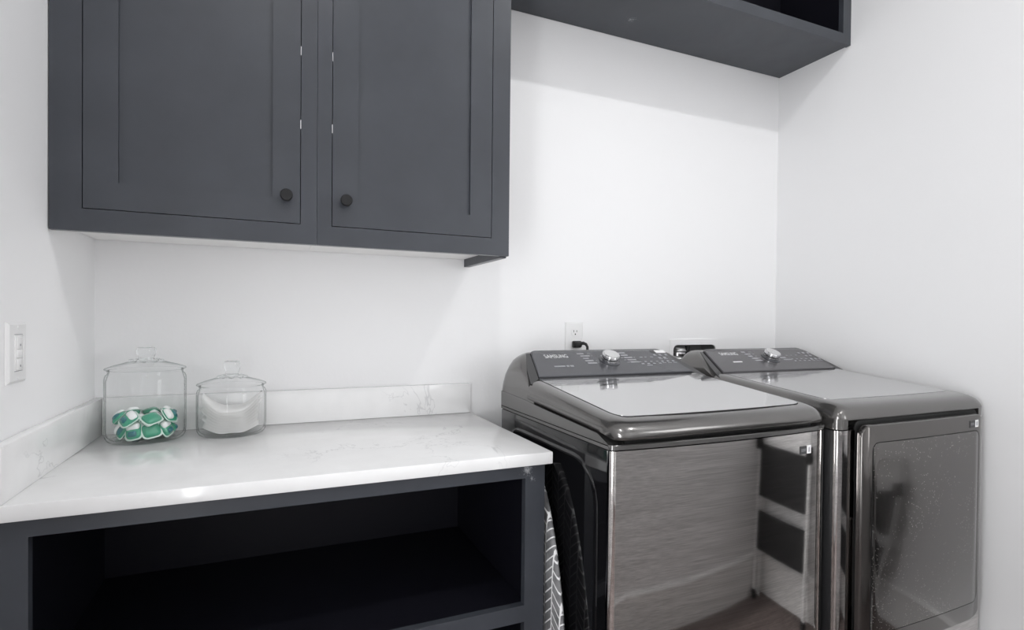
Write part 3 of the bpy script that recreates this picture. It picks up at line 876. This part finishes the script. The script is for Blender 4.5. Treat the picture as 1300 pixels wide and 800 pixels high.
# dryer sheets: a nested pile of soft sheets sagging between the glass walls
z_in = .9142 + .0085
for i in range(9):
    f = i / 8
    b = bmesh.new(); nu, nvv = 30, 10
    zc = z_in + .0105 + .0068 * i
    rise = .016 + .030 * f
    hx = .0765 - .008 * (1 - f) - (0, .006, .002, .009, .001, .005)[i % 6]
    hx = min(hx, .0735)
    sh = (0, .002, -.002, .003, -.003)[i % 5]; tw = 0
    wob = 1.3
    ztop_ = 1.03
    vs = []
    for a in range(nu + 1):
        u = -1 + 2 * a / nu
        row = []
        for c_ in range(nvv + 1):
            v_ = -1 + 2 * c_ / nvv
            x = hx * u + sh
            ym = math.sqrt(max(.0002, .0785 ** 2 - x * x)) * .93
            y = min(.070, ym) * v_
            z = zc + rise * abs(x / .075) ** 2.4 - .006 * abs(v_) ** 4 + .0010 * math.sin(8 * x / .07 + wob) * (.4 + .6 * v_ * v_) + tw * .012 * v_ * u * abs(u)
            row.append(b.verts.new((x, y, min(z, ztop_ - .0002 * i))))
        vs.append(row)
    for a in range(nu):
        for c_ in range(nvv): b.faces.new((vs[a][c_], vs[a + 1][c_], vs[a + 1][c_ + 1], vs[a][c_ + 1]))
    g = bmesh.ops.solidify(b, geom=list(b.faces), thickness=.0065)
    bmesh.ops.recalc_face_normals(b, faces=b.faces)
    for v in b.verts: v.co.z -= zc
    o = bm_part('dryer_sheet', b, M['sheet'], None)
    o.location = (JS[0], JS[1], zc)
    tag(o, 'white dryer sheet folded in the shorter glass jar', 'dryer sheet', 'dryer sheets piled in the short glass jar')

# ------------------------------------------------------------------ wall fittings
# dimmer plate on the left wall
sw = thing('light_switch', (0.0, -.5195, 1.111), 'white dimmer switch plate on the left wall above the countertop', 'light switch')
b = MB()
b.loft([[Vector((x, -.5195 + sy * hy, 1.1685 + sz * hz)) for sy, sz in ((-1, -1), (1, -1), (1, 1), (-1, 1))] for x, hy, hz in ((0.0004, .0415, .0575), (.003, .0405, .0565), (.0065, .036, .052))])
b.build('cover_plate', M['whiteplastic'], sw, 25)
b = MB(); b.box((.005, -.5365, 1.135), (.0085, -.5025, 1.202), .001); ins = b.build('rocker_insert', M['whiteplastic'], sw, 30)
for z0_, z1_ in ((1.176, 1.199), (1.159, 1.174), (1.138, 1.157)):
    b = MB(); b.box((.008, -.533, z0_), (.0105, -.509, z1_), .001); b.build('button', M['whiteplastic'], sw, 30)
b = MB(); b.box((.008, -.5075, 1.139), (.0112, -.5045, 1.198), .0008); b.build('dimmer_slider', M['whiteplastic'], sw, 30)
for z0_ in (1.181, 1.142):
    b = MB(); b.box((.0102, -.523, z0_), (.0108, -.519, z0_ + .004)); b.build('arrow_mark', M['inkdim'], sw, 0)
b = MB()
b.box((.0062, -.5365, 1.2022), (.0078, -.5025, 1.2032)); b.box((.0062, -.5365, 1.1338), (.0078, -.5025, 1.1348)); b.build('insert_gap', M['inkdim'], sw, 0)
for zz in (1.216, 1.121):
    b = MB(); b.lathe([(0, 0), (.003, 0), (.0026, .001), (0, .001)], n=16)
    b.build('screw', M['whiteplastic'], sw, 40, Matrix.Translation((.0065, -.5195, zz)) @ Matrix.Rotation(PI / 2, 4, 'Y'))
# duplex outlet on the back wall
ot = thing('wall_outlet', (1.502, 0, 1.108), 'white duplex power outlet on the back wall behind the washer', 'power outlet')
b = MB()
b.loft([[Vector((1.502 + sx * hx, y, 1.1695 + sz * hz)) for sx, sz in ((-1, -1), (1, -1), (1, 1), (-1, 1))] for y, hx, hz in ((-.0004, .0385, .0615), (-.003, .0375, .0605), (-.006, .034, .057))])
b.build('cover_plate', M['whiteplastic'], ot, 25)
for zc_ in (1.192, 1.147):
    b = MB()
    pts = []
    for k in range(28):
        a = 2 * PI * k / 28
        pts.append((.0175 * math.cos(a), max(-.0140, min(.0140, .0175 * math.sin(a)))))
    b.loft([[Vector((1.505 + x, y, zc_ + z)) for x, z in pts] for y in (-.005, -.0078)])
    rc = b.build('receptacle', M['whiteplastic'], ot, 30)
    b = MB(); b.box((1.505 - .0075, -.0082, zc_ + .000), (1.505 - .0055, -.0076, zc_ + .009)); b.box((1.505 + .0055, -.0082, zc_ + .001), (1.505 + .0075, -.0076, zc_ + .008))
    b.lathe([(0, 0), (.0026, 0), (.0026, .0005), (0, .0005)], n=16, c=(0, 0, 0)) if False else None
    b.box((1.505 - .0022, -.0082, zc_ - .0095), (1.505 + .0022, -.0076, zc_ - .0045), .0002)
    b.build('slots', M['slot'], rc, 0)
# black plug and cord
pl = thing('power_plug', (1.507, -.008, 1.147), 'black power plug and cord in the lower socket behind the washer', 'plug')
b = MB(); b.box((1.490, -.0245, 1.134), (1.524, -.0082, 1.160), .004, 3); b.box((1.494, -.036, 1.137), (1.520, -.022, 1.157), .005, 3); hd = b.build('plug_head', M['black'], pl)
b = MB(); b.tube([(1.514, -.030, 1.150), (1.524, -.036, 1.152), (1.533, -.040, 1.148), (1.538, -.042, 1.138), (1.539, -.042, 1.115), (1.540, -.045, 1.06), (1.545, -.06, .98), (1.56, -.07, .8), (1.58, -.07, .6)], [.007, .0062, .0055, .005, .005, .005, .005, .005, .005], 12)
b.build('cord', M['black'], pl, 60)
# recessed vent box with a foil duct
vb = thing('dryer_vent_box', (2.094, 0, .93), 'white recessed wall box with rounded opening on the back wall between the consoles', 'wall box')
b = MB(); o1 = []; i1 = []
def rrect(x0, x1, z0, z1, r, n=8):
    pts = []
    for cx, cz, a0 in ((x1 - r, z1 - r, 0), (x0 + r, z1 - r, 1), (x0 + r, z0 + r, 2), (x1 - r, z0 + r, 3)):
        for k in range(n + 1):
            a = PI / 2 * (a0 + k / n); pts.append((cx + r * math.cos(a), cz + r * math.sin(a)))
    return pts
outr = rrect(1.961, 2.227, .915, 1.162, .004); inn = rrect(1.979, 2.209, .945, 1.139, .022)
b.loft([[Vector((x, -.0004, z)) for x, z in outr], [Vector((x, -.0035, z)) for x, z in outr], [Vector((x, -.0035, z)) for x, z in inn], [Vector((x, .004, z)) for x, z in inn]], True, False)
b.build('box_flange', M['wall'], vb, 30)
b = MB(); b.loft([[Vector((x, y, z)) for x, z in rrect(1.979, 2.209, .945, 1.139, .022)] for y in (.0035, .085)], True, False)
b.poly([Vector((x, .085, z)) for x, z in rrect(1.979, 2.209, .945, 1.139, .022)], [list(range(36))])
b.build('box_shell', M['shell'], vb, 30)
dv = thing('foil_duct', (2.04, .03, .96), 'shiny silver flexible duct end inside the recessed wall box', 'duct')
b = MB(); pts = []; rad = []
for k in range(61):
    f = k / 60
    pts.append((2.034 + .008 * f, .043 - .006 * (1 - f), .953 + .172 * f)); rad.append(.0335 + .0028 * math.sin(k * 2 * PI / 6))
b.tube(pts, rad, 28); b.build('ribbed_duct', M['foil'], dv, 60)
b = MB(); b.tube([(2.040, .0420, 1.088), (2.041, .0422, 1.100)], .0372, 28); b.build('duct_clamp', M['chrome'], dv, 40)
b = MB(); b.tube([(2.085, .035, .95), (2.087, .035, 1.132)], .010, 12); tag(b.build('water_pipe', M['black'], None), 'thin dark pipe beside the silver duct in the wall box', 'pipe')

# ------------------------------------------------------------------ folding step stool leaning on the right wall (seen in the washer's front)
SY0, SY1 = -1.580, -1.212
st = thing('step_stool', (2.47, (SY0 + SY1) / 2, 0), 'folded grey step stool with black treads leaning on the right wall', 'step stool')
def lp(y, h, off=0.0):
    # a point on the leaning front frame at height h
    return Vector((2.468 + .068 * h / .86 - off, y, h))
b = MB()
path = [lp(SY0, .012)] + [lp(SY0, .80 * k / 8) for k in range(1, 9)]
r_ = .07
for k in range(1, 7):
    a = PI / 2 * k / 6; path.append(lp(SY0 + r_ - r_ * math.cos(a), .80 + r_ * math.sin(a)))
for k in range(0, 6):
    a = PI / 2 * (1 - k / 6); path.append(lp(SY1 - r_ + r_ * math.cos(a), .80 + r_ * math.sin(a)))
path += [lp(SY1, .80 * k / 8) for k in range(8, 0, -1)] + [lp(SY1, .012)]
b.tube(path, .011, 14); b.build('front_frame', M['grey_tube'], st, 60)
b = MB(); q = .02
b.tube([lp(SY0 + q, .012, -.024), lp(SY0 + q, .62, -.024), lp(SY1 - q, .62, -.024), lp(SY1 - q, .012, -.024)], .008, 12); b.build('rear_frame', M['grey_tube'], st, 60)
for z0_, z1_ in ((.46, .69), (.225, .39)):
    b = MB()
    def slab(off): return [lp(SY0 + .014, z0_, off), lp(SY1 - .014, z0_, off), lp(SY1 - .014, z1_, off), lp(SY0 + .014, z1_, off)]
    b.loft([slab(-.008), slab(.012)]); b.build('tread', M['tread'], st, 20)
for y in (SY0, SY1):
    b = MB(); p = lp(y, 0); b.lathe([(0, 0), (.016, 0), (.016, .03), (.013, .04), (0, .04)], (p.x, p.y, 0), 16); b.build('rubber_foot', M['tread'], st)
    b = MB(); p = lp(y, .70); b.box((p.x - .03, p.y - .015, p.z - .035), (p.x + .012, p.y + .015, p.z + .035), .004); b.build('hinge', M['tread'], st)

# ------------------------------------------------------------------ lights
def area(name, loc, target, size, power, col=(1, 1, 1), shape='DISK', size_y=None):
    l = bpy.data.lights.new(name, 'AREA'); l.energy = power; l.color = col; l.shape = shape; l.size = size
    if size_y: l.size_y = size_y
    o = bpy.data.objects.new(name, l); COL.objects.link(o); o.location = loc
    d = Vector(target) - Vector(loc)
    o.rotation_euler = d.to_track_quat('-Z', 'Y').to_euler()
    return o
KEY = (2.16, -2.05, CEIL)
cl = thing('ceiling_light', KEY, 'round recessed ceiling light beyond the half wall', 'ceiling light')
b = MB(); b.lathe([(.058, -.0005), (.085, -.0005), (.083, -.006), (.060, -.008), (.056, -.003)], KEY, 40, close=True); b.build('trim_ring', M['trim'], cl, 40)
b = MB(); b.lathe([(0, -.0035), (.056, -.0035), (.056, -.001), (0, -.001)], KEY, 40); b.build('lens', M['lamp'], cl, 40)
area('ceiling_light_beam', (KEY[0], KEY[1], CEIL - .012), (KEY[0], KEY[1], 0), .10, 14.0)
area('window_daylight', (-.06, (LY0 + LY1) / 2, (LZ0 + LZ1) / 2), (1, (LY0 + LY1) / 2, (LZ0 + LZ1) / 2), LY1 - LY0 - .08, 20, (.97, .985, 1), 'RECTANGLE', LZ1 - LZ0 - .1)
C2 = (.50, -2.05, CEIL)
cl = thing('ceiling_light', C2, 'round recessed ceiling light out in front of the wall cabinets, nearer the left wall', 'ceiling light')
b = MB(); b.lathe([(.058, -.0005), (.085, -.0005), (.083, -.006), (.060, -.008), (.056, -.003)], C2, 40, close=True); b.build('trim_ring', M['trim'], cl, 40)
b = MB(); b.lathe([(0, -.0035), (.056, -.0035), (.056, -.001), (0, -.001)], C2, 40); b.build('lens', M['lamp'], cl, 40)
area('cabinet_light_beam', (C2[0], C2[1], CEIL - .012), (C2[0], C2[1], 0), .10, 14.0)
area('fill_light_right', (W + .06, (QY0 + QY1) / 2, (QZ0 + QZ1) / 2), (0, (QY0 + QY1) / 2, (QZ0 + QZ1) / 2), QZ1 - QZ0 - .1, 19, (.98, .99, 1), 'RECTANGLE', QY1 - QY0 - .08)  # added fill lamp in the invented opening, brightens the left wall
wd = bpy.data.worlds.new('world'); SC.world = wd; wd.use_nodes = True
wd.node_tree.nodes['Background'].inputs['Color'].default_value = (.8, .85, .95, 1)
wd.node_tree.nodes['Background'].inputs['Strength'].default_value = .04

# ------------------------------------------------------------------ camera
cx, cy, cz, yaw, pit, rol, fpx, sv = 0.43875, -1.83568, 1.24028, .4135, -.0108, .0098, 699.49, 12.81
fw = Vector((math.sin(yaw) * math.cos(pit), math.cos(yaw) * math.cos(pit), math.sin(pit)))
rt = Vector((math.cos(yaw), -math.sin(yaw), 0)); up = rt.cross(fw)
r2 = rt * math.cos(rol) + up * math.sin(rol); u2 = -rt * math.sin(rol) + up * math.cos(rol)
cd = bpy.data.cameras.new('camera'); cam = bpy.data.objects.new('camera', cd); COL.objects.link(cam)
cam.matrix_world = Matrix(((r2.x, u2.x, -fw.x, cx), (r2.y, u2.y, -fw.y, cy), (r2.z, u2.z, -fw.z, cz), (0, 0, 0, 1)))
cd.sensor_fit = 'HORIZONTAL'; cd.sensor_width = 36; cd.lens = 36 * fpx / 1300
cd.shift_y = sv / 1300; cd.clip_start = .02
SC.camera = cam
vs = SC.view_settings
vs.view_transform = 'Standard'; vs.look = 'None'; vs.gamma = 1; vs.use_curve_mapping = False; vs.exposure = 0.03
cy_ = SC.cycles
cy_.max_bounces = 14; cy_.diffuse_bounces = 12; cy_.glossy_bounces = 6; cy_.transmission_bounces = 10; cy_.transparent_max_bounces = 24
cy_.sample_clamp_indirect = 6
